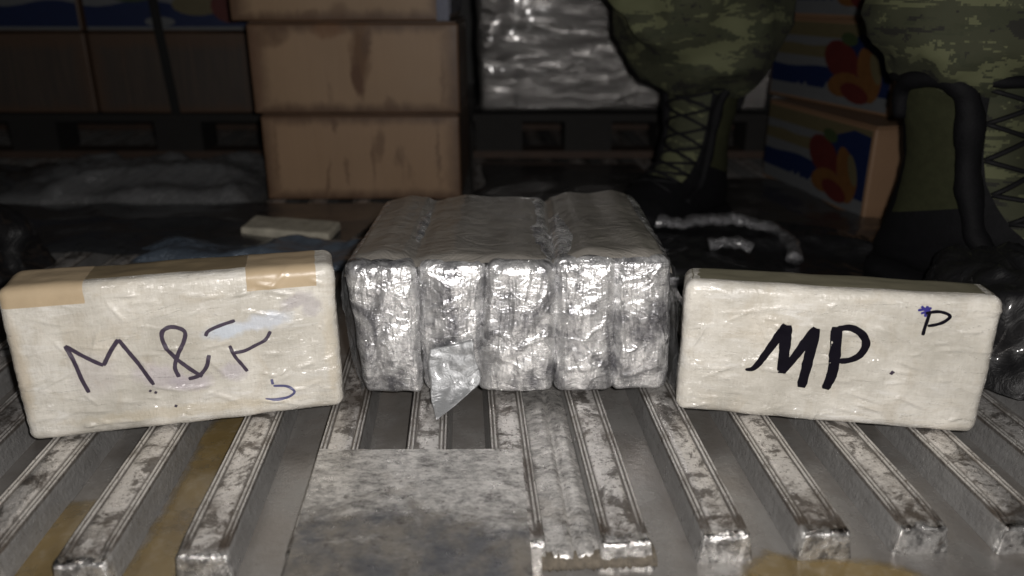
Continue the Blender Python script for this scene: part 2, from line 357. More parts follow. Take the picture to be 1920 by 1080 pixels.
PROF = [(-.0176, -.0216), (-.0166, -.0150), (-.0152, -.0070), (-.0144, -.0018), (-.0136, 0), (-.0130, .0003), (-.0124, -.0014), (-.0114, -.0015), (-.0108, .0003), (-.0101, .0003),
        (-.0094, -.0014), (-.0084, -.0013), (-.0074, -.0003), (-.0035, -.0003)]
PROF = PROF+[(0, -.0002)]+[(-x, z) for x, z in PROF[::-1]]
def rail_mesh(y0, y1, near, seed):
    ys = []; y = y0
    while y < y1:
        ys.append(y); y += .0035 if y < near else .08
    ys.append(y1); V = []; n = len(PROF)
    rb = .0030; cap = [(rb*math.sin(R(a)), rb*(1-math.cos(R(a)))) for a in (84, 70, 55, 40, 25, 10)]
    cap = [(rb*1.02, .0216), (rb*1.1, .0165), (rb*1.12, .011), (rb*1.05, .006)]+cap
    for k, (dy, dz) in enumerate(cap):
        for x, z in PROF:
            z2 = z if z < -.003 else -.0010+.0004*n1(x*230, seed, k)
            zz = -.0216+(z2+.0216)*(1-dz/.0216)
            V.append((x*(1-.012*(k < 9))+.0010*n1(x*90, k*.4, seed), y0-dy-.0014*n1(x*70, zz*110, seed+4)-.0009*n1(x*190, zz*220, seed+1), zz-.0016*abs(n1(x*110, k*.35, seed+7))*(dz < .02)-.0010))
    for y in ys:
        e = max(0, 1-(y-y0)/.026)            # battered end: ridges flattened, edges beaten round
        for x, z in PROF:
            zz = z
            if z > -.003:
                zz = z*(1-e)+(-.0010)*e
                zz -= e*e*.0018*(.5+abs(n1(x*120, y*120, seed)))+e*.0012*n1(x*230, y*230, seed+2)
                zz += .00035*n1(x*160, y*60, seed+9)
            V.append((x+.0005*n1(seed, y*7, 2)+(.0007*e*n1(y*300, z*200, seed)), y, zz))
    m = len(V)//n
    F = [(j*n+i, j*n+i+1, (j+1)*n+i+1, (j+1)*n+i) for j in range(m-1) for i in range(n-1)]
    return V, F
NEAR = [-.357, -.2925, -.2275, -.1590, -.094, -.0305, .030, .0935, .156, .2180, .2805, .346, .410]
ENDY = [.402, .400, .398, .402, .399, .401, .400, .397, .4005, .399, .401, .398, .401]
for i, x in enumerate(NEAR):
    V, F = rail_mesh(ENDY[i], 3.3, .80, i*7.3)
    mesh('floor_rail', V, F, RAIL, floor, True, (x, 0, 0))
V, F = rail_mesh(.40, 3.3, .45, 99); far = None
for k in list(range(-16, 0))+list(range(1, 17)):
    x = NEAR[0]+k*.0635 if k < 0 else NEAR[-1]+k*.0635
    if far is None: far = mesh('floor_rail', V, F, RAIL, floor, True, (x, 0, 0))
    else: link('floor_rail', far.data, floor, (x, 0, 0))
# joint strip filling the channel left of the centre-right rail
V = []; F = []; nx = 16; ny = 90
jp = [(0, -.0215), (.0, -.0095), (.002, -.0078), (.005, -.0078), (.008, -.0070), (.013, -.0058), (.0165, -.0060), (.0185, -.0088), (.0195, -.0092), (.0215, -.0066), (.026, -.0056), (.030, -.0062), (.0325, -.0084), (.034, -.0085), (.0345, -.0100), (.0345, -.0215)]
for j in range(ny+1):
    y = .398+.29*(j/ny)**1.3
    for i, (x, z) in enumerate(jp):
        e = max(0, 1-(y-.398)/.014)
        V.append((.0435+x, y-(.004*e*(1-2*abs(x/.0345-.5))) if z > -.02 else y, z*(1-e*.0)-(.0045*e*e if z > -.02 else 0)+(.0004*n1(x*120, y*60, 5) if z > -.02 else 0)))
F = [(j*nx+i, j*nx+i+1, (j+1)*nx+i+1, (j+1)*nx+i) for j in range(ny) for i in range(nx-1)]+[tuple(range(nx))[::-1]]
JOINT = mat_plain('grimy_joint_metal', (.33, .31, .28), .5, metal=.5, var=.6, sc=110, bump=.003)
mesh('joint_strip', V, F, PLATE, floor)
# ragged sealant lip along the end of the joint
V = []; F = []; nn = 60
for i in range(nn+1):
    x = .042+.070*i/nn; a = n1(i*.5, 1, 3); b = n1(i*.9, 7, 3)
    for (dy, z) in ((.012, -.0125), (.004, -.0105+.002*a), (-.003+.003*b, -.0120+.002*a), (-.006+.003*b, -.0160), (-.004+.002*b, -.0175)):
        V.append((x, .396+dy, z+.001*b))
F = [(i*5+k, (i+1)*5+k, (i+1)*5+k+1, i*5+k+1) for i in range(nn) for k in range(4)]
SEAL = mat_plain('dirty_sealant', (.095, .08, .06), .6, var=.9, sc=220, bump=.004)
lip = mesh('sealant_lip', V, F, SEAL, floor); fix_normals(lip)

def puddle(pts, z=-.0206, seed=0, soft=.012):
    P = catmull(pts+[pts[0]], 6)[:-1]; n = len(P); st = .003
    xs = [p[0] for p in P]; ys = [p[1] for p in P]; x0, y0 = min(xs)-.012, min(ys)-.012
    nx, ny = int((max(xs)+.012-x0)/st)+1, int((max(ys)+.012-y0)/st)+1; V = []; Wt = []
    for j in range(ny+1):
        for i in range(nx+1):
            x, y = x0+i*st, y0+j*st; ins = False; dm = 9
            for k in range(n):
                ax, ay = P[k-1]; bx, by = P[k]
                if (ay > y) != (by > y) and x < (bx-ax)*(y-ay)/(by-ay)+ax: ins = not ins
                dx, dy = bx-ax, by-ay; t = max(0, min(1, ((x-ax)*dx+(y-ay)*dy)/(dx*dx+dy*dy+1e-12))); dm = min(dm, math.hypot(x-ax-t*dx, y-ay-t*dy))
            V.append((x, y, z)); Wt.append(max(0, min(1, .5+(dm if ins else -dm)/soft)))
    F = [q for q in ((j*(nx+1)+i, j*(nx+1)+i+1, (j+1)*(nx+1)+i+1, (j+1)*(nx+1)+i) for j in range(ny) for i in range(nx)) if max(Wt[k] for k in q) > .01]
    o = mesh('puddle', V, F, PUD, None, False, rot=(0, 0, YAW)); at = o.data.attributes.new('wet', 'FLOAT', 'POINT')
    at.data.foreach_set('value', Wt)
    bm = bmesh.new(); bm.from_mesh(o.data); bmesh.ops.delete(bm, geom=[v for v in bm.verts if not v.link_faces], context='VERTS'); bm.to_mesh(o.data); bm.free()
    tag(o, kind='structure'); return o
puddle([(-.2095, .62), (-.1765, .62), (-.1765, .47), (-.175, .405), (-.165, .392), (-.150, .386), (-.145, .372), (-.19, .360), (-.24, .355), (-.33, .35), (-.37, .36), (-.37, .390), (-.303, .43), (-.285, .475), (-.262, .485), (-.240, .475), (-.232, .42), (-.2095, .41)], seed=1)
puddle([(.165, .388), (.185, .404), (.205, .398), (.235, .394), (.262, .384), (.262, .366), (.215, .350), (.165, .352), (.152, .370)], z=-.0206, seed=2)
puddle([(-.006, .385), (.03, .388), (.05, .386), (.052, .377), (.02, .368), (-.01, .37)], seed=3)

# floor plate lying on the rails in the foreground
cx0, cx1, cy0, cy1 = -.1366, .0068, .300, .495
V = []; F = []; nx, ny = 56, 70
for j in range(ny+1):
    for i in range(nx+1):
        u = i/nx; v = j/ny
        x = (-.127+(-.1366+.127)*max(0, (v-.3)/.7))*(1-u)+(.0145+(.0068-.0145)*v)*u; y = cy0+(cy1-cy0)*v
        if j == ny: y += .0009*n1(i*.3, 0, 0)
        if i == nx: x += .0012*n1(j*.25, 3, 0)
        z = .0042+.0011*n1(x*22, y*22, 1)+.0003*n1(x*90, y*90, 2)-.0018*max(0, u-.93)/.07
        V.append((x, y-.40, z))
top = len(V)
F = [(j*(nx+1)+i, j*(nx+1)+i+1, (j+1)*(nx+1)+i+1, (j+1)*(nx+1)+i) for j in range(ny) for i in range(nx)]
rim = [i for i in range(nx+1)]+[(j)*(nx+1)+nx for j in range(1, ny+1)]+[ny*(nx+1)+i for i in range(nx-1, -1, -1)]+[j*(nx+1) for j in range(ny-1, 0, -1)]
low = {}
for k in rim: low[k] = len(V); V.append((V[k][0], V[k][1], V[k][2]-.0026))
for a, b in zip(rim, rim[1:]+rim[:1]): F.append((a, low[a], low[b], b))
F.append(tuple(low[k] for k in rim)[::-1])
pl = mesh('metal_plate', V, F, PLATE, None, True, (0, .40, 0))
md = pl.modifiers.new('split', 'EDGE_SPLIT'); md.split_angle = R(40)
tag(pl, 'flat grimy silver metal plate lying on the floor rails in the foreground', 'metal plate')

# ------------------------------------------------------------------ cream wrapped blocks with marker writing
def block_disp(seed, w, d, h):
    rr = random.Random(seed*31); CR = []
    for _ in range(70):
        x = rr.uniform(-w/2+.008, w/2-.008); z = rr.uniform(.006, h-.006); L = rr.uniform(.006, .030); a = rr.gauss(0, .22) if rr.random() < .75 else rr.uniform(-1.3, 1.3)
        CR.append((x, z, math.cos(a)*L/2, math.sin(a)*L/2, rr.uniform(.00055, .0013), rr.uniform(.0011, .0017)))
    def f(q, n):
        cr = 0
        if n.y < -.4:
            for (x, z, dx, dz, am, wd) in CR:
                ux, uz = q.x-x, q.z-z
                if abs(uz) > abs(dz)+.003 or abs(ux) > abs(dx)+.003: continue
                t = max(-1, min(1, (ux*dx+uz*dz)/(dx*dx+dz*dz))); r2 = ((ux-t*dx)**2+(uz-t*dz)**2)/(wd*wd)
                if r2 < 6: cr += am*math.exp(-r2)*(1-.8*t*t)
        sag = .0016*math.sin(max(0, min(1, q.z/h))*math.pi)*math.sin(max(0, min(1, (q.x+w/2)/w))*math.pi)
        return cr+sag+.0009*n1(q.x, q.y, q.z+seed, 28)+.00040*n1(q.x*.25, q.y, q.z+seed, 150)+.00035*n1(q.x, q.y, q.z+seed, 70)
    return f
def stroke(rb, P, w, name, mat, parent, off=.0005, label=None):
    P = catmull([p if len(p) == 3 else (p[0], p[1], 1) for p in P], 7)
    V = []; F = []; n = len(P)
    for i, (x, z, k) in enumerate(P):
        a = P[max(0, i-1)]; b = P[min(n-1, i+1)]; dx, dz = b[0]-a[0], b[1]-a[1]; L = math.hypot(dx, dz) or 1
        px, pz = -dz/L, dx/L
        k = k*(1+.16*n1(x*300, z*300, 4))*(.75 if i in (0, n-1) else 1)
        for t in (-.5, -.17, .17, .5):
            V.append(rb.project((x+px*w*k*t, -rb.d/2, z+pz*w*k*t), off))
    F = [(i*4+j, i*4+j+1, (i+1)*4+j+1, (i+1)*4+j) for i in range(n-1) for j in range(3)]
    return V, F
def writing(rb, strokes, w, name, mat, parent, off=.0005):
    V = []; F = []
    for k, s in enumerate(strokes):
        v, f = stroke(rb, s, w, name, mat, parent, off+.00006*k); b = len(V); V += v; F += [tuple(i+b for i in q) for q in f]
    o = mesh(name, V, F, mat, parent)
    return o
def patch(rb, x0, x1, prof, name, mat, parent, off=.0003, seed=0):
    """tape lying over the top edge: prof is a path of (y, z) on the box"""
    V = []; F = []; n = 26
    for (y, z) in prof:
        for i in range(n+1):
            x = x0+(x1-x0)*i/n
            V.append(rb.project((x+.0008*n1(z*150, y*150, seed)*(1 if i in (0, n) else 0), y, z), off))
    m = len(prof)
    F = [(j*(n+1)+i, j*(n+1)+i+1, (j+1)*(n+1)+i+1, (j+1)*(n+1)+i) for j in range(m-1) for i in range(n)]
    return mesh(name, V, F, mat, parent)
def over_top(d, h, z0, y1, n=14):
    out = [(-d/2, z0+(h-z0)*i/n) for i in range(n+1)]
    return out+[(-d/2+(y1+d/2)*i/n, h) for i in range(1, n+1)]

ang = math.atan2(.053, .2165); w, d, h = .2255, .047, .1185
root = empty('wrapped_block', (-.2412-math.sin(ang)*d/2, .5350+math.cos(ang)*d/2, .0008), ang)
tag(root, 'cream wrapped block with thin handwritten M & F and brown tape on its top corners', 'wrapped package', 'cream wrapped blocks standing on edge')
lb = RBox(w, d, h, .0075, block_disp(1, w, d, h))
lb.build('wrapping', PACKL, root, .0011)
patch(lb, -.1118, -.0578, over_top(d, h, .1045, d/2), 'brown_tape', TAPE, root, seed=1)
patch(lb, .0503, .0995, over_top(d, h, .1040, d/2), 'brown_tape', TAPE, root, seed=2)
patch(lb, -.0578, .0503, [(-d/2+.010+(d-.010)*i/10, h) for i in range(11)], 'brown_tape', mat_plain('dark_brown_tape', (.23, .18, .11), .42, coat=.4, sc=50), root, .00015, seed=3)
writing(lb, [[(-0.0663, 0.0364), (-0.0693, 0.0477), (-0.0722, 0.0629), (-0.0757, 0.0739)], [(-0.0757, 0.0739), (-0.0656, 0.0654), (-0.0533, 0.0566)], [(-0.0533, .0566), (-0.0467, 0.0675), (-0.0405, 0.0758)], [(-.0405, .0758), (-0.0352, 0.0654), (-0.0297, 0.0548), (-0.0222, 0.0378)]], .0030, 'handwritten_letter', INKT, root)
writing(lb, [[(-0.0043, 0.042), (-0.006, 0.0504), (-0.0026, 0.0601), (0.0026, 0.0696), (0.0044, 0.0769), (0.0002, 0.0806), (-0.0061, 0.0816), (-0.0112, 0.0777), (-0.0107, 0.0685), (-0.005, 0.0579), (0.0038, 0.0479), (0.0116, 0.0401)], [(0.0184, 0.057), (0.0155, 0.0479), (0.0095, 0.0414), (0.002, 0.0396)]], .0030, 'handwritten_ampersand', INKT, root)
writing(lb, [[(0.0178, 0.0722), (0.0204, 0.0761), (0.0288, 0.0794), (0.0394, 0.0822)], [(0.0335, 0.063), (0.0362, 0.0542), (0.04, 0.0477), (0.0437, 0.0409)], [(0.0358, 0.0571), (0.0433, 0.0577), (0.0511, 0.0611), (0.059, 0.065), (0.0634, 0.0714)]], .0026, 'handwritten_letter', INKT, root, .0007)
writing(lb, [[(0.0603, 0.0323), (0.0608, 0.0278)], [(0.061, 0.0265), (0.0704, 0.0248), (0.0759, 0.0197), (0.0711, 0.0152), (0.0617, 0.0146), (0.0541, 0.0161, .5)]], .0021, 'pen_hook', mat_plain('slate_ink', (.09, .09, .19), .5, var=.4), root)
writing(lb, [[(-0.026, 0.0335), (-0.025, 0.0321)], [(-0.0228, 0.0315), (-0.0212, 0.0306)], [(-0.0106, 0.0188), (-0.009, 0.0176)]], .0022, 'ink_dots', INKT, root)

ang = math.atan2(-.0374, .2135); w, d, h = .2175, .040, .1075
root = empty('wrapped_block', (.2355-math.sin(ang)*d/2, .5375+math.cos(ang)*d/2, .0008), ang)
tag(root, 'cream wrapped block marked MP in thick black marker with a small P above', 'wrapped package', 'cream wrapped blocks standing on edge')
rbk = RBox(w, d, h, .0075, block_disp(12, w, d, h))
rbk.build('wrapping', PACK, root, .0011)
patch(rbk, -.104, .104, [(-d/2+.009+(d-.009)*i/10, h) for i in range(11)], 'wrapping_overlap', mat_plain('olive_grey_film', (.20, .185, .13), .4, coat=.5, sc=50), root, .00015, seed=3)
writing(rbk, [[(-0.0605, 0.0408, 0.3), (-0.0542, 0.043, 0.6), (-0.0468, 0.0555, 0.8), (-0.0409, 0.0673, 1), (-0.0349, 0.0792, 1.1)], [(-0.0349, 0.0792, 1.2), (-0.0343, 0.0613, 1.2), (-0.0339, 0.0401, 1.1)], [(-0.0337, 0.0404, 0.7), (-0.0237, 0.0597, 1), (-0.0141, 0.0785, 1)], [(-0.0144, 0.0785, 1.1), (-0.0163, 0.0563, 1.1), (-0.0187, 0.0294, 1)]], .0068, 'handwritten_letter', INK, root)
writing(rbk, [[(-0.0002, 0.0802, 1.2), (0.0014, 0.0577, 1.2), (0.0016, 0.0431, 1.1), (-0.0014, 0.0293, 0.9)], [(0.0004, 0.0786, 0.6), (0.0092, 0.0802, 0.7), (0.0172, 0.0764, 0.8), (0.0215, 0.0688, 0.85), (0.0189, 0.0599, 0.8), (0.0126, 0.055, 0.7), (0.0052, 0.0535, 0.6)]], .0068, 'handwritten_letter', INK, root)
writing(rbk, [[(0.0606, 0.0950), (0.0598, 0.0888), (0.0586, 0.0779)], [(0.058, 0.0945), (0.0656, 0.0963), (0.0718, 0.0952), (0.0742, 0.0928), (0.071, 0.0889), (0.0662, 0.0865), (0.0608, 0.0851)]], .0024, 'handwritten_letter', INK, root, .0007)
writing(rbk, [[(0.0526, 0.0963), (0.0613, 0.0985)], [(0.0544, 0.0995), (0.0606, 0.0942)], [(0.0583, 0.1), (0.0581, 0.0918)], [(0.0549, 0.0940), (0.0607, 0.0971)]], .0020, 'blue_scribble', INKB, root)
writing(rbk, [[(0.0433, 0.0485), (0.0419, 0.0455)]], .0026, 'ink_dots', INKT, root, .0008)

# ------------------------------------------------------------------ foil wrapped bundle of five bricks
root = empty('foil_bundle', (0, -.008, 0))
tag(root, 'silver foil wrapped bundle of five bricks standing between the two cream blocks', 'wrapped package')
#        x0b    x1b    x0t    x1t   height  yfront
BR = [(-.1180, -.0690, -.1275, -.0730, .1140, .5830), (-.0720, -.0262, -.0735, -.0195, .1135, .5880), (-.0295, .0330, -.0215, .0330, .1145, .5850),
      (.0345, .0850, .0335, .0815, .1175, .5870), (.0790, .1275, .0780, .1215, .1180, .5890)]
def foil_disp(k, w, d, h, creases):
    def f(q, n):
        s = k*3.713+.37
        a = 1-abs(n1(q.x+s, q.y*.6, q.z, 30)+.2*n1(q.x+s, q.y, q.z, 85)); a = a**3
        v = .0012*(a-.5)+.0013*n1(q.x+s, q.y, q.z, 22)
        dist, _ = noise.voronoi(Vector((q.x*95+s, q.y*60, q.z*70)))
        v += .0004*min(1, (dist[1]-dist[0])*2)-.0003
        v += .0002*(1-abs(n1(q.x+s, q.y, q.z*.5, 300)))
        if n.y < -.5:
            for (x0, z0, x1, z1, amp) in creases:
                dx, dz = x1-x0, z1-z0; L2 = dx*dx+dz*dz; t = max(0, min(1, ((q.x-x0)*dx+(q.z-z0)*dz)/L2))
                r = math.hypot(q.x-x0-t*dx, q.z-z0-t*dz); v += amp*math.exp(-(r/.0014)**2)*(.6+.4*math.sin(t*math.pi))
        v += .0014*n1(q.x+s, q.y, q.z*.25, 75)
        # lower corners of the wrapping sag inwards
        v -= .0035*math.exp(-q.z/.008)
        v += .0030*math.sin(max(0, min(1, q.z/h))*math.pi)*max(0, -n.y)*(1-(2*q.x/w)**2)
        if n.z > .5: v = v*.45+.0018*n1(q.x*2, q.y+s, 0, 14)
        return v
    return f
CRS = [[(-.02, .045, .012, .055, .0014), (.006, .10, .02, .088, .0012), (-.015, .03, .002, .012, .001), (-.01, .075, -.004, .03, .0008)],
       [(-.02, .075, .015, .088, .0016), (-.012, .07, .016, .085, .001), (-.015, .055, -.012, .03, .001), (-.006, .058, -.002, .034, .001), (.003, .055, .008, .036, .001)],
       [(-.012, .040, .022, .056, .0016), (-.018, .034, .004, .044, .001), (-.02, .10, -.022, .05, .0012)],
       [(-.012, .074, .018, .090, .0018), (-.02, .072, .008, .073, .0014), (-.016, .024, .02, .030, .0018), (-.01, .05, .01, .052, .0008)],
       [(-.016, .1, -.012, .02, .0022), (-.006, .080, .012, .086, .0013), (-.016, .016, .012, .028, .0018), (-.002, .05, .006, .03, .001)]]
for k, (xb0, xb1, xt0, xt1, h, yf) in enumerate(BR):
    w = xt1-xt0+.001; d = .205; cb, ct = (xb0+xb1)/2, (xt0+xt1)/2; wb = (xb1-xb0)/w
    def warp(q, h=h, cb=cb, ct=ct, wb=wb, k=k):
        t = max(0, min(1, q.z/h)); s = wb+(1-wb)*t
        tw = .0015*math.sin(q.y*18+k*2)
        back = max(0, (q.y+.10)/.2)
        return Vector((q.x*s+(ct-cb)*(t-1)+tw, q.y, q.z*(1+.05*back*n1(k*1.7, 2, 1))))
    o = RBox(w, d, h, .0085, foil_disp(k, w, d, h, CRS[k]), warp).build('foil_brick', FOIL, root, .0021, loc=(ct, yf+d/2, .0016))
# dull film sheet stretched over the tops
V = []; F = []; nx, ny = 110, 70
tops = [(-.1275-.002, .106), (-.120, .1165), (-.101, .1200), (-.086, .1180), (-.0745, .1135), (-.062, .1165), (-.045, .1185), (-.0208, .1165), (.006, .1180), (.022, .1165), (.033, .1125), (.042, .1180), (.058, .1225), (.0800, .1205), (.10, .1225), (.115, .1190), (.1235, .108)]
def topz(x):
    for a, b in zip(tops, tops[1:]):
        if x <= b[0]: t = (x-a[0])/(b[0]-a[0]); t = t*t*(3-2*t); return a[1]+(b[1]-a[1])*t
    return tops[-1][1]
for j in range(ny+1):
    v = j/ny; y = .5925+.2005*v
    for i in range(nx+1):
        u = i/nx; x = -.1295+.253*u
        z = topz(x)+.0008
        if v < .05: z -= .004*((.05-v)/.05)**2
        z += (.0016*n1(x*18, y*18, 1)+.0005*n1(x*25, y*35, 2)+.0004*n1(x*100, y*100, 3))+.004*v*n1(x*14, 5, 1)
        if v > .95: z -= .006*((v-.95)/.05)**2
        V.append((x*(1-.03*v)-.001*v+.0015*n1(y*20, i > nx/2, 2), y+.001*n1(x*60, 1, 1), z))
F = [(j*(nx+1)+i, j*(nx+1)+i+1, (j+1)*(nx+1)+i+1, (j+1)*(nx+1)+i) for j in range(ny) for i in range(nx)]
mesh('top_film', V, F, DUSTY, root)
# clear film flap on the right side and torn flap hanging in front
V = []; F = []; A = [(-.066, .584, .050), (-.030, .583, .056), (-.0225, .581, .018), (-.052, .553, .0035), (-.0625, .566, .012)]
n = 22; T = [((-.064, .5825, .046), (-.030, .5815, .054)), ((-.066, .580, .034), (-.0285, .579, .040)), ((-.064, .574, .020), (-.0245, .5755, .022)), ((-.0625, .564, .010), (-.036, .567, .0125)), ((-.0575, .548, .0022), (-.0560, .5485, .0024))]
rows = catmull([tuple(a)+tuple(b) for a, b in T], 7)
for r, q in enumerate(rows):
    a, b = Vector(q[:3]), Vector(q[3:])
    for i in range(n+1):
        p = a.lerp(b, i/n); p.y += -.0030*abs(n1(p.x*70, p.z*70, 4))-.0012*n1(p.x*210, p.z*210, 1); p.z += .001*n1(p.x*100, p.z*100, 8)
        V.append(p)
F = [(j*(n+1)+i, j*(n+1)+i+1, (j+1)*(n+1)+i+1, (j+1)*(n+1)+i) for j in range(len(rows)-1) for i in range(n)]
fo = mesh('torn_flap', V, F, mat_film('grey_foil_flap', (.40, .41, .42), .6, .42, (1, 1, 1), 1, 60, .003), root)
fo.modifiers.new('thickness', 'SOLIDIFY').thickness = .0006
# loose clear film skirts on either side of the bundle
for sx, xb, xt in ((1, .131, .1255), (-1, -.121, -.1305)):
    V = []; F = []; ny, nz = 26, 40
    for j in range(nz+1):
        z = .004+.104*j/nz
        for i in range(ny+1):
            y = .588+.05*i/ny; x = xb+(xt-xb)*j/nz
            V.append((x+sx*(.003*n1(y*40, z*40, 3+sx)+.0035*math.sin(min(1, j/nz)*math.pi)+.001*n1(y*160, z*160, 1)), y+.002*n1(z*60, 1, sx), z))
    F = [(j*(ny+1)+i, j*(ny+1)+i+1, (j+1)*(ny+1)+i+1, (j+1)*(ny+1)+i) for j in range(nz) for i in range(ny)]
    mesh('loose_film', V, F, CLEAR, root)

# ------------------------------------------------------------------ cartons and pallets behind
def carton(name, x, y, z, w, d, h, rz, mat, label, group=None, seed=0, flaps=True):
    r = empty(name, (x, y, z), rz); tag(r, label, 'cardboard box', group)
    def dsp(q, n): return .0016*n1(q.x, q.y, q.z+seed, 9)+.0005*n1(q.x, q.y, q.z+seed, 60)
    b = RBox(w, d, h, .0035, dsp); b.build('box_body', mat, r, .012)
    if flaps:
        V = []; F = []; box(V, F, -w/2+.004, w/2-.004, -d/2+.004, -.0012, h+.0004, h+.0022); mesh('flap', V, F, mat, r, False)
        V = []; F = []; box(V, F, -w/2+.004, w/2-.004, .0012, d/2-.004, h+.0004, h+.0022); mesh('flap', V, F, mat, r, False)
    return r, b
grp = 'stack of brown cartons behind the foil bundle'
DK = (.085, .040, .016)
MARKS = [[(-.038, .118, .006, .018, 0, DK, .7), (-.055, .03, .004, .040, .15, DK, .6), (-.025, .045, .004, .03, -.1, DK, .5), (.028, .085, .011, .030, .15, DK, .55), (.018, .06, .003, .05, 0, DK, .5), (.118, .07, .003, .06, 0, DK, .5), (-.132, .07, .003, .07, 0, DK, .4)],
         [(.010, .085, .018, .062, .08, (.10, .044, .012), .95), (.004, .050, .010, .036, -.15, (.085, .034, .010), .95), (.020, .105, .010, .03, .3, DK, .7), (-.105, .118, .018, .022, 0, DK, .55), (-.035, .120, .030, .014, 0, (.14, .06, .018), .7), (-.13, .11, .03, .02, 0, DK, .6), (.05, .012, .012, .018, 0, DK, .6), (.13, .05, .004, .05, 0, DK, .4), (-.145, .07, .01, .07, 0, (.12, .06, .03), .5)],
         [(0, .01, .02, .02, 0, DK, .5), (-.04, .008, .015, .012, 0, DK, .5), (.145, .03, .012, .05, 0, DK, .5)]]
def kraft_i(i): return mat_kraft('kraft_cardboard', (.27-.006*i, .172, .098), 1, i*2.3, MARKS[i])
carton('cardboard_box', -.2313, 1.233+.13, .0005, .303, .26, .1300, 0, kraft_i(0), 'brown cardboard box with faint damp streaks, lowest of the stack behind the foil bundle', grp, 1)
carton('cardboard_box', -.2350, 1.233+.131, .1335, .311, .26, .1300, R(.3), kraft_i(1), 'brown cardboard box with a dark damp stain, second from the bottom of its stack', grp, 2)
t3, _ = carton('cardboard_box', -.2500, 1.233+.129, .2665, .318, .26, .1300, R(-.4), kraft_i(2), 'topmost brown cardboard box of the stack, cut off by the top of the photo', grp, 3)
V = []; F = []; box(V, F, .160, .1615, -.12, .10, .01, .12); mesh('blue_label', V, F, P_BLUE, t3, False)
V = []; F = []; box(V, F, .142, .1600, -.1345, -.1325, .001, .06); mesh('blue_label', V, F, P_BLUE, t3, False)

def pallet(x, y, w, d, h, label):
    r = empty('pallet', (x, y, 0)); tag(r, label, 'pallet', 'dark pallets under the cargo')
    n = 6; nw = .075
    V = []; F = []; box(V, F, -w/2, w/2, -.035, .035, h-.014, h); me = None
    for i in range(n):
        yy = -d/2+.035+(d-.07)*i/(n-1)
        if me is None: o = mesh('deck_board', V, F, WOOD, r, False, (0, yy, 0)); me = o.data
        else: link('deck_board', me, r, (0, yy, 0))
    V = []; F = []; box(V, F, -.045, .045, -.04, .04, .0165, h-.0145); me = None
    for a in (-.5, -.17, .17, .5):
        for b in (-1, 0, 1):
            l = (a*(w-.1), b*(d/2-.042), 0)
            if me is None: me = mesh('block', V, F, WOOD, r, False, l).data
            else: link('block', me, r, l)
    V = []; F = []; box(V, F, -w/2, w/2, -.03, .03, .002, .016); me = None
    for b in (-1, 0, 1):
        l = (0, b*(d/2-.035), 0)
        if me is None: me = mesh('base_board', V, F, WOOD2, r, False, l).data
        else: link('base_board', me, r, l)
pallet(-.78, 1.92, .92, .74, .087, 'dark wooden pallet under the strapped cartons at the left')
pallet(.235, 1.92, .62, .74, .087, 'dark wooden pallet under the film wrapped cargo in the middle')

# stretch film wrapped cargo (middle)
def wrap_disp(q, n):
    v = .005*n1(q.x*.35, q.y, q.z, 10)+.0011*n1(q.x*.12, q.y, q.z+3, 60)+.0007*n1(q.x*.15, q.y, q.z, 150)
    v += .0045*math.exp(-((q.x+.24)/.05)**2)*n1(q.x, q.y, q.z, 32)+.006*math.exp(-((q.x+.275)/.022)**2)*(.5+n1(1, 1, q.z, 26))
    return v
r = empty('wrapped_cargo', (.235, 1.92, .089)); tag(r, 'pallet load wrapped in shiny grey stretch film beside the brown carton stack', 'wrapped cargo')
RBox(.60, .72, .55, .012, wrap_disp).build('stretch_film', WRAP, r, .0085)
# film fringe in front-left of it
# left cartons on the pallet
grp = 'dim cartons on the left pallet'
def printed(r, w, d, h, face, items):
    for nm, mt, poly, off in items:
        V = []; 
        for (u, v) in poly:
            V.append((face[0]+(face[2]-face[0])*u-face[4]*off, face[1]+(face[3]-face[1])*u-face[5]*off, v*h))
        o = mesh(nm, V, [tuple(range(len(V)))], mt, r, False)
LW = .315
for i in range(3):
    x = -1.10+.155+LW*i-.0; 
    lab = ['dim brown carton at the left end of the lower row on the pallet', 'dim brown carton in the lower row behind the black strap', 'dim brown carton at the right end of the lower row beside the carton stack'][i]
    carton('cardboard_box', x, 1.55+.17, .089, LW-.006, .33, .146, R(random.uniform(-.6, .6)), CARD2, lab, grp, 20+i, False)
def ell(cx, cy, rx, ry, rot=0, n=14, squash=0):
    out = []
    for k in range(n):
        a = 2*math.pi*k/n; x = rx*math.cos(a); y = ry*math.sin(a)*(1-squash*math.cos(a))
        out.append((cx+x*math.cos(rot)-y*math.sin(rot), cy+x*math.sin(rot)+y*math.cos(rot)))
    return out
def wave(u0, u1, v0, v1, amp=.03, n=12, ph=0):
    return [(u0+(u1-u0)*i/n, v0) for i in range(n+1)]+[(u1-(u1-u0)*i/n, v1+amp*math.sin(i*.9+ph)) for i in range(n+1)]
def spikes(u0, u1, v0, hh, n=7, seed=1):
    rr = random.Random(seed); P = [(u0, v0)]
    for i in range(n):
        a = u0+(u1-u0)*i/n; b = u0+(u1-u0)*(i+1)/n; k = hh*rr.uniform(.4, 1)*(.5+.5*i/n)
        P += [(a, v0+hh*.15), (a+(b-a)*.4, v0+k), (a+(b-a)*.6, v0+k), (b, v0+hh*.15)]
    return P+[(u1, v0)]
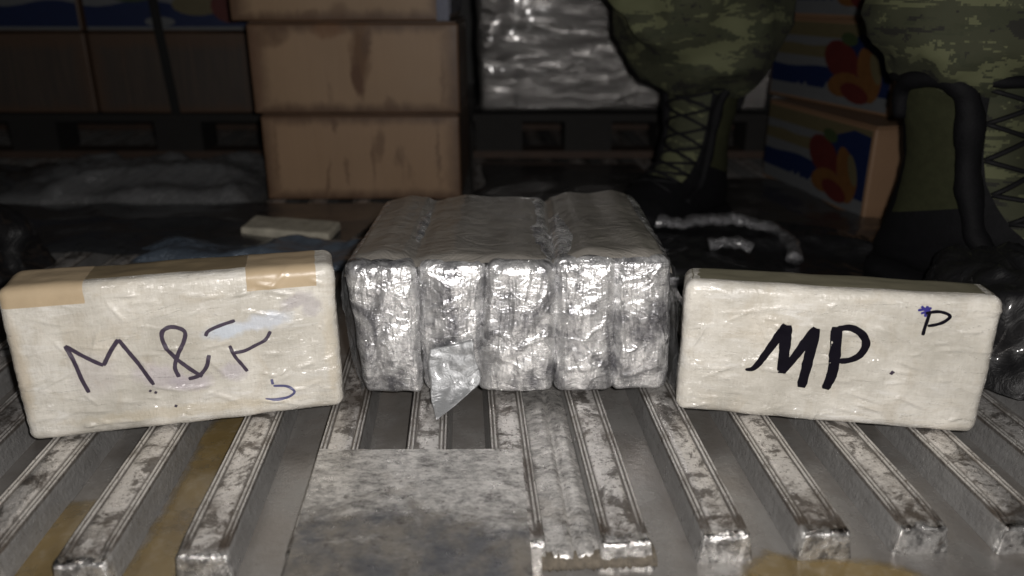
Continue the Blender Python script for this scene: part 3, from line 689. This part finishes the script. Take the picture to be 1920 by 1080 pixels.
for i in range(3):
    x = -1.10+.155+LW*i
    lab = ['carton printed with a dark blue band in the upper row at the far left', 'blue banded printed carton in the upper row behind the black strap', 'carton with yellow and pink fruit print in the upper row at the left'][i]
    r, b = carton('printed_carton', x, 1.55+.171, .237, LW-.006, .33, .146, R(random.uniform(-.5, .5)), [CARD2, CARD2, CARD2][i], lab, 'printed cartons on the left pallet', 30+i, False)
    w = LW-.006; f = (-w/2, -.165, w/2, -.165, 0, 1)
    P_DIM = P_WHITE
    it = [('print_panel', P_PUR if i == 2 else P_WHITE, [(.01, .02), (.99, .02), (.99, .98), (.01, .98)], .0025),
          ('blue_band', P_BLUE, wave(.01, .99, .06, .34, .04, 12, i), .003)]
    if i == 0: it.append(('blue_band', P_BLUE, [(.02, .4), (.5, .42), (.98, .4), (.98, .95), (.02, .95)], .003))
    if i >= 1: it += [('fruit_print', P_YEL, ell(.68, .32, .15, .13), .0036), ('fruit_print', P_RED, ell(.88, .30, .12, .2), .004), ('fruit_print', P_WHITE, ell(.45, .12, .09, .06), .0038), ('fruit_print', P_GRN, ell(.3, .45, .14, .1), .004)]
    printed(r, w, .33, .146, f, it)
# black straps
def strap(x, y, label, z1=.6, lean=0, w=.012):
    V = []; F = []
    n = 14
    for k in range(n+1):
        z = .09+(z1-.09)*k/n; dx = lean*(k/n)+.0015*n1(k, x, 1)
        V += [(x+dx-w/2, y, z), (x+dx+w/2, y, z), (x+dx+w/2, y+.0015, z), (x+dx-w/2, y+.0015, z)]
    for k in range(n):
        for e in range(4): F.append((k*4+e, k*4+(e+1) % 4, (k+1)*4+(e+1) % 4, (k+1)*4+e))
    o = mesh('strap', V, F, STRAP, None, False); tag(o, label, 'strap', 'black cargo straps')
strap(-.632, 1.534, 'black strap running down the dim cartons at the left', .6, -.035, .017)

# printed fruit cartons at the right
def fruit_carton(x, y, z, rz, label, seed, L=.306, D=.25, mat=TAN, h=.130):
    r = empty('fruit_carton', (x, y, z), rz); tag(r, label, 'cardboard box', 'printed fruit cartons at the right')
    def dsp(q, n): return .001*n1(q.x, q.y, q.z+seed, 9)
    RBox(D, L, h, .003, dsp).build('box_body', mat, r, .015, loc=(D/2, L/2, 0))
    f = (0, L, 0, 0, 1, 0)          # the printed side: u runs from the far end to the near corner
    P = [('print_panel', P_WHITE, [(.02, .04), (.985, .04), (.985, .80), (.02, .80)], .0016),
         ('cream_band', P_YEL, [(.02, .80), (.985, .80), (.985, .97), (.02, .97)], .0017),
         ('cream_band', P_YEL, wave(.02, .60, .56, .70, .01), .0019),
         ('blue_band', P_BLUE, wave(.02, .985, .20, .44, .02, 12, seed), .0021),
         ('skyline_print', P_WHITE, spikes(.25, .62, .13, .20, 6, seed), .0025),
         ('blue_band', P_BLUE, [(.60, .62), (.72, .84), (.85, .93), (.985, .90), (.985, .3), (.9, .5), (.75, .6)], .0023),
         ('fruit_print', P_RED, ell(.62, .55, .13, .24, .3), .0027), ('fruit_print', P_ORG, ell(.84, .42, .085, .30, .15, 16, .25), .0031),
         ('fruit_print', P_ORG, ell(.66, .28, .12, .15, -.4), .0034), ('fruit_print', P_YEL, ell(.88, .50, .035, .17, .2), .0036), ('fruit_print', P_RED, ell(.75, .20, .09, .13, .7), .0038),
         ('leaf_print', P_GRN, ell(.66, .80, .06, .08, .5), .0030)]
    printed(r, D, L, h, f, P)
    # open rim of the carton lid
    V = []; F = []; box(V, F, .001, D-.001, .001, L-.001, h+.0006, h+.0030); mesh('flap', V, F, mat, r, False)
    return r
def ang_of(dx, dy): return math.atan2(dy, dx)-math.pi/2
a = ang_of(-.056, .301)
fruit_carton(.500, 1.109, .0005, a, 'fruit carton with a tan end, lowest of the printed stack behind the boot', 1)
a2 = ang_of(-.085, .290)
fruit_carton(.548, 1.185, .1345, a2, 'fruit carton with red fruit print, second from the bottom of its stack', 2)
fruit_carton(.545, 1.187, .2680, a2, 'fruit carton with a dark blue band, topmost of the printed stack at the right', 3)
r, b = carton('printed_carton', .60, 1.72, .089, .17, .30, .50, 0, mat_plain('mauve_grey_board', (.035, .030, .036), .5, var=.3, sc=15), 'mauve grey carton beside the wrapped cargo behind the black strap', None, 50, False)
printed(r, .17, .30, .50, (-.085, -.15, .085, -.15, 0, 1), [('print_panel', P_PUR, [(.02, .40), (.98, .40), (.98, .98), (.02, .98)], .003), ('blue_band', P_BLUE, wave(.02, .98, .32, .38, .01), .0035)])
strap(.488, 1.560, 'black strap beside the printed fruit cartons at the right', .6, .03, .013)

# ------------------------------------------------------------------ things lying on the floor behind
def crumple(name, x0, x1, y0, y1, z, amp, mat, seed, nx=60, ny=44, rz=0, shape=None, base=0):
    V = []; F = []; cx, cy = (x0+x1)/2, (y0+y1)/2
    for j in range(ny+1):
        for i in range(nx+1):
            u, v = i/nx, j/ny; x = x0+(x1-x0)*u-cx; y = y0+(y1-y0)*v-cy
            hgt = (1-abs(n1(x, y, seed, 7)+.35*n1(x*.5, y, seed, 18)+.08*n1(x, y, seed, 60)))**2
            e = min(1, 4*u*(1-u)*1.6, 4*v*(1-v)*1.6)
            rim = 1+.18*n1(math.atan2(y, x), seed, 0, 1.4)
            V.append((x*rim, y*rim, .0015+amp*hgt*e**.6*(shape(u, v) if shape else 1)+base*e))
    F = [(j*(nx+1)+i, j*(nx+1)+i+1, (j+1)*(nx+1)+i+1, (j+1)*(nx+1)+i) for j in range(ny) for i in range(nx)]
    return mesh(name, V, F, mat, None, True, (cx, cy, z), (0, 0, rz))
o = crumple('plastic_sheet', -.80, -.40, 1.20, 1.46, .0, .045, CLEAR, 3)
tag(o, 'crumpled clear plastic sheet lying on the dark floor at the left', 'plastic sheet')
o = crumple('plastic_sheet', -1.0, -.72, 1.22, 1.42, .0, .03, mat_film('dark_glossy_film', (.04, .04, .04), .1, .2), 8)
tag(o, 'dark glossy crumpled film at the far left on the floor', 'plastic sheet')
o = crumple('plastic_strip', -.46, -.12, .90, .985, .0, .022, BLUEF, 5, 90, 30, R(-7))
tag(o, 'narrow blue grey plastic strip lying behind the left cream block', 'plastic strip')
o = crumple('plastic_sheet', -.90, -.20, .96, 1.20, .0, .012, mat_film('floor_darkening_film', (.035, .037, .04), .1, .3), 15, 70, 40)  # spread wider to darken the floor rails, standing in for shade
tag(o, 'flat dark plastic sheet widened to shade the floor in front of the carton stack', 'plastic sheet')
FLOORSHADE = mat_film('floor_shade', (.028, .026, .025), .05, .4, (1, 1, 1), 1, 50, .004)  # near-black colour for sheets added over the floor in place of shade
o = crumple('plastic_sheet', -.06, .24, .98, 1.53, .0, .007, FLOORSHADE, 41, 50, 60); tag(o, 'dark flat sheet added to shade the floor between the foil bundle and the wrapped cargo', 'plastic sheet')
o = crumple('plastic_sheet', .26, .56, .90, 1.40, .0, .006, FLOORSHADE, 47, 50, 60); tag(o, 'dark flat sheet added to shade the floor between the two boots', 'plastic sheet')
# cream offcut
def dd(q, n): return .0008*n1(q.x, q.y, q.z, 50)
o = RBox(.122, .050, .013, .004, dd).build('offcut', CREAM, None, .004, loc=(-.295, 1.035, .004), rot=(R(4), R(2), R(-8)))
tag(o, 'small flat cream coloured slab lying behind the left cream block', 'offcut')
# black sack shapes
def sack(x, y, sx, sy, sz, mat, seed, label, cat='bag', name='black_bag', rz=0):
    V = []; F = []; nu, nv = 64, 30
    for j in range(nv+1):
        ph = math.pi/2*j/nv
        for i in range(nu):
            th = 2*math.pi*i/nu; p = Vector((math.cos(th)*math.cos(ph)**.7, math.sin(th)*math.cos(ph)**.7, math.sin(ph)))
            k = 1+.22*n1(p.x+seed, p.y, p.z, 1.6)+.10*(1-2*abs(n1(p.x, p.y+seed, p.z, 3)))+.015*(1-2*abs(n1(p.x, p.y, p.z+seed, 8)))
            V.append((p.x*k*sx, p.y*k*sy, max(0, p.z*k*sz)))
    F = [(j*nu+i, j*nu+(i+1) % nu, (j+1)*nu+(i+1) % nu, (j+1)*nu+i) for j in range(nv) for i in range(nu)]
    o = mesh(name, V, F, mat, None, True, (x, y, .001), (0, 0, rz)); tag(o, label, cat); return o
sack(-.66, .88, .115, .09, .075, BLACK, 4, 'black plastic bag in the shadow behind the left cream block')
sack(.43, .665, .055, .09, .085, BLACK, 9, 'black plastic bag on the floor at the right edge of the photo')
o = crumple('black_film',   .15, .50, .84, 1.06, .0, .024, BLACK, 21, 110, 70, R(-12)); 
tag(o, 'crumpled shiny black film lying behind the foil bundle', 'plastic film')
GLINT = mat_film('bright_clear_film', (.22, .22, .23), .6, .22, (1, 1, 1), 1, 90, .007)
def rope(name, pts, rad, label, seed):
    P = catmull(pts, 14); V = []; F = []; tube(V, F, P, rad, 14)
    V = [Vector((v.x+.003*n1(v.x*50, v.y*50, seed), v.y+.003*n1(v.x*60, v.z*60, seed+3), max(.001, v.z*(.8+.15*n1(v.x*30, v.y*30, seed+1))+.003*n1(v.x*130, v.y*130, seed)))) for v in V]
    o = mesh(name, V, F, GLINT, None); tag(o, label, 'plastic film')
rope('clear_film_scrap', [(.165, .995, .036), (.215, .995, .040), (.27, 1.0, .040), (.315, .99, .038), (.338, .95, .030), (.330, .89, .020)], .0095, 'twisted pale clear film lying in an arc in front of the left boot', 5)
rope('clear_film_scrap', [(.235, .915, .030), (.262, .92, .034), (.285, .91, .030)], .009, 'small shiny knot of clear film on the black film behind the MP block', 9)
def bar(x0, y0, x1, y1, z, w, h, label):
    L = math.hypot(x1-x0, y1-y0); rb = RBox(L, w, h, .0015, None)
    o = rb.build('metal_bar', ALU, None, .03, loc=((x0+x1)/2, (y0+y1)/2, z), rot=(0, 0, math.atan2(y1-y0, x1-x0))); tag(o, label, 'metal bar', 'bright metal bars behind the blocks')
bar(.315, .855, .42, .845, .0015, .006, .006, 'thin bright metal bar lying behind the cream block marked MP')
bar(.15, .935, .205, .93, .0015, .02, .010, 'short bright metal bar, farther of two between foil bundle and MP block')
bar(.148, .848, .200, .843, .0015, .016, .010, 'short bright metal bar, nearer of two between foil bundle and MP block')

# ------------------------------------------------------------------ person in camouflage, boots in view
def skin_body(name, verts, edges, radii, mat, parent, loc=(0, 0, 0), disp=.034):
    mb = bpy.data.metaballs.new(name); mb.resolution = .011; mb.render_resolution = .011; mb.threshold = .6
    for a, b in edges:
        A, B = Vector(verts[a]), Vector(verts[b]); L = (B-A).length; n = max(2, int(L/(.35*min(radii[a], radii[b]))))
        for k in range(n+1):
            t = k/n; e = mb.elements.new(); e.co = A.lerp(B, t); e.radius = (radii[a]*(1-t)+radii[b]*t)*1.22; e.stiffness = 2
    t = bpy.data.objects.new('body_form', mb); COL.objects.link(t)
    bpy.context.view_layer.update()
    me2 = bpy.data.meshes.new_from_object(t.evaluated_get(bpy.context.evaluated_depsgraph_get()))
    bpy.data.objects.remove(t)
    o = link(name, me2, parent, loc); me2.materials.clear(); me2.materials.append(mat)
    q = []
    for v in me2.vertices:                       # hanging folds, then bunched creases towards the boots
        p = v.co; low = max(0, min(1, (.36-p.z)/.16))
        a = 1-abs(n1(p.x, p.y, p.z*.4, 10)+.22*n1(p.x, p.y, p.z*.7, 26)); b = 1-abs(n1(p.x*.5, p.y*.5, p.z+2, 19))
        q.append(p+v.normal*((a**3-.45)*.030*(1-.3*low)+(b**3-.4)*.010*low+.0012*n1(p.x, p.y, p.z, 70)))
    for v, c in zip(me2.vertices, q): v.co = c
    me2.polygons.foreach_set('use_smooth', [True]*len(me2.polygons))
    if not me2.materials: me2.materials.append(mat)
    return o
PX, PY = .36, 1.02
person = empty('person', (PX, PY, 0)); tag(person, 'person in green camouflage and black laced boots behind the packages, lower legs in view', 'person')
b1 = (.262, 1.125); b2 = (.500, .845)      # ankles
def loc(x, y, z): return (x-PX, y-PY, z)
vs = [loc(.40, 1.32, .46), loc(.27, 1.27, .50), loc(.19, 1.09, .50), loc(.208, 1.07, .37), loc(.228, 1.09, .300), loc(.256, 1.105, .280), loc(.262, 1.112, .270),
      loc(.55, 1.20, .50), loc(.50, .90, .52), loc(.475, .85, .39), loc(.482, .845, .31), loc(.490, .858, .325), loc(.498, .865, .315),
      loc(.40, 1.30, .62), loc(.38, 1.22, .82), loc(.38, 1.20, .92), loc(.24, 1.20, .86), loc(.17, 1.05, .68), loc(.24, .98, .56),
      loc(.53, 1.18, .86), loc(.60, 1.00, .70), loc(.52, .90, .58)]
es = [(0, 1), (1, 2), (2, 3), (3, 4), (4, 5), (5, 6), (0, 7), (7, 8), (8, 9), (9, 10), (10, 11), (11, 12), (0, 13), (13, 14), (14, 15), (14, 16), (16, 17), (17, 18), (14, 19), (19, 20), (20, 21)]
rd = [.14, .11, .10, .122, .110, .103, .100, .11, .10, .122, .120, .116, .112, .15, .15, .06, .07, .05, .04, .07, .05, .04]
skin_body('camouflage_clothing', vs, es, rd, CAMO, person)
SKIN = mat_plain('skin', (.42, .26, .19), .55, sc=40)
V = []; F = []
hv = []
for j in range(13):
    ph = math.pi*j/12
    for i in range(20):
        th = 2*math.pi*i/20; x = .075*math.sin(ph)*math.cos(th); y = .092*math.sin(ph)*math.sin(th); z = .115*math.cos(ph)
        if y < 0 and z < 0: x *= .9
        if y < -.06 and abs(x) < .02 and -.03 < z < .015: y -= .018
        hv.append((.02+x, .17+y, 1.06+z))
hf = [(j*20+i, j*20+(i+1) % 20, (j+1)*20+(i+1) % 20, (j+1)*20+i) for j in range(12) for i in range(20)]
hd = mesh('head', hv, hf, SKIN, person); fix_normals(hd)

# boots: rings in the sagittal plane (toe towards -y)
RING = [(-.060, .242, .058, .246, .052), (-.056, .215, .056, .222, .049), (-.050, .180, .054, .196, .045), (-.046, .145, .056, .168, .042), (-.050, .11, .064, .142, .041), (-.060, .07, .082, .122, .041),
        (-.068, .035, .100, .108, .041), (-.066, .014, .118, .099, .040), (-.02, .012, .138, .090, .041), (.05, .012, .162, .079, .046), (.11, .012, .188, .068, .050), (.16, .012, .208, .058, .049),
        (.20, .012, .224, .047, .040), (.218, .016, .232, .036, .026)]
def boot_pt(t, a, off=0):
    """t along the rings, a angle round them: 0 is the front, pi the back"""
    t = max(0, min(len(RING)-1.001, t)); i = int(t); f = t-i; q = [x+(y-x)*f for x, y in zip(RING[i], RING[min(i+1, len(RING)-1)])]
    B = Vector((0, -q[0], q[1])); Fp = Vector((0, -q[2], q[3])); c = (B+Fp)/2; e = (Fp-B)/2; w = q[4]
    ca, sa = math.cos(a), math.sin(a); ca2 = math.copysign(abs(ca)**.85, ca); sa2 = math.copysign(abs(sa)**.85, sa)
    L = e.length
    return c+e*ca2*(1+off/L)+Vector((sa2*(w+off), 0, 0))
def make_boot(x, y, rz, s, label, lace_pitch, strip):
    r = empty('boot', (x-PX, y-PY, .001), rz, person); r.scale = s; r['label'] = label
    V = []; F = []; mid = []; NA = 48; NT = 80
    for j in range(NT+1):
        t = (len(RING)-1.001)*j/NT
        for i in range(NA):
            a = 2*math.pi*i/NA; o_ = .0016*n1(t*1.4, a*2, rz)+.0009*n1(t*4, a*7, rz)
            V.append(boot_pt(t, a, o_))
    for j in range(NT):
        t = (len(RING)-1)*(j+.5)/NT
        for i in range(NA):
            F.append((j*NA+i, j*NA+(i+1) % NA, (j+1)*NA+(i+1) % NA, (j+1)*NA+i))
            a = 2*math.pi*(i+.5)/NA; a = a if a < math.pi else 2*math.pi-a
            m = 0
            if t < 7.2: m = 2 if a < .85 else (1 if 1.15 < a < 2.2 else 0)
            if t < .35: m = 0
            if 1.15 < a < 2.5 and t > 4.9: m = 0
            mid.append(m)
    F.append(tuple(range(NA))); mid.append(0); F.append(tuple(NT*NA+i for i in range(NA))); mid.append(0)
    mesh('boot_upper', V, F, [LEATHER, KHAKI, CAMO], r, mids=mid)
    # sole
    out = [(-.04, .050), (-.047, -.02), (-.050, -.08), (-.053, -.14), (-.050, -.19), (-.035, -.225), (0, -.242), (.035, -.225), (.050, -.19), (.053, -.14), (.050, -.08), (.047, -.02), (.04, .050), (0, .074)]
    P = catmull(out+[out[0]], 4)[:-1]; V = [(a, b, 0) for a, b in P]+[(a*1.03, b*1.01, .014) for a, b in P]+[(a*.9, b*.97, .022) for a, b in P]; n = len(P)
    F = [(k*n+i, k*n+(i+1) % n, (k+1)*n+(i+1) % n, (k+1)*n+i) for k in range(2) for i in range(n)]+[tuple(range(n))[::-1], tuple(range(2*n, 3*n))]
    so = mesh('sole', V, F, LEATHER, r); fix_normals(so)
    # laces crossing over the tongue
    t = .4
    while t < 7.6:
        for sg in (1, -1):
            P = [boot_pt(t+lace_pitch*k/10, sg*(-.78+1.56*k/10), .0035+.002*math.sin(k/10*math.pi)) for k in range(11)]
            V = []; F = []; tube(V, F, P, .0026, 6); mesh('lace', V, F, LACE, r)
        t += lace_pitch
    # padded collar and pull strap
    V = []; F = []; P = [boot_pt(.05, a/24*2*math.pi, .003) for a in range(25)]; tube(V, F, P, .007, 8); mesh('collar', V, F, LEATHER, r)
    for sg in (1, -1):      # padded guard running round the side panel and down beside the laces
        P = catmull([tuple(boot_pt(t_, sg*a_, .002)) for t_, a_ in ((1.6, 2.25), (.7, 2.15), (.15, 1.85), (.05, 1.5), (.3, 1.2), (1.2, 1.05), (2.5, 1.03), (3.8, 1.05), (5.2, 1.12), (6.5, 1.2), (7.6, 1.25), (8.6, 1.35))], 5)
        V = []; F = []; tube(V, F, P, lambda t: strip*(.75+.5*math.sin(t*math.pi))*(1+.12*math.sin(t*40)), 10)
        V = [v+Vector((.0015*n1(v.x*90, v.y*90, v.z*90), 0, .0015*n1(v.z*120, 3, 1))) for v in V]
        mesh('ankle_guard', V, F, LEATHER, r)
make_boot(.262, 1.125, R(-46), (.94, .80, .78), 'black and olive laced boot behind the foil bundle, toe to the left', 1.15, .0065)
make_boot(.478, .850, R(27), (1.28, 1.15, .93), 'black and olive laced boot behind the cream block marked MP', 1.35, .0088)

# ------------------------------------------------------------------ walls of the container
for nm, x0, x1, y0, y1 in (('back_wall', -1.9, 1.9, 2.9, 2.95), ('side_wall', -1.35, -1.30, -.2, 2.89), ('side_wall', 1.30, 1.35, -.2, 2.89)):
    V = []; F = []; box(V, F, x0, x1, y0, y1, -.02, 1.9); o = mesh(nm, V, F, WALL, None, False); tag(o, kind='structure')
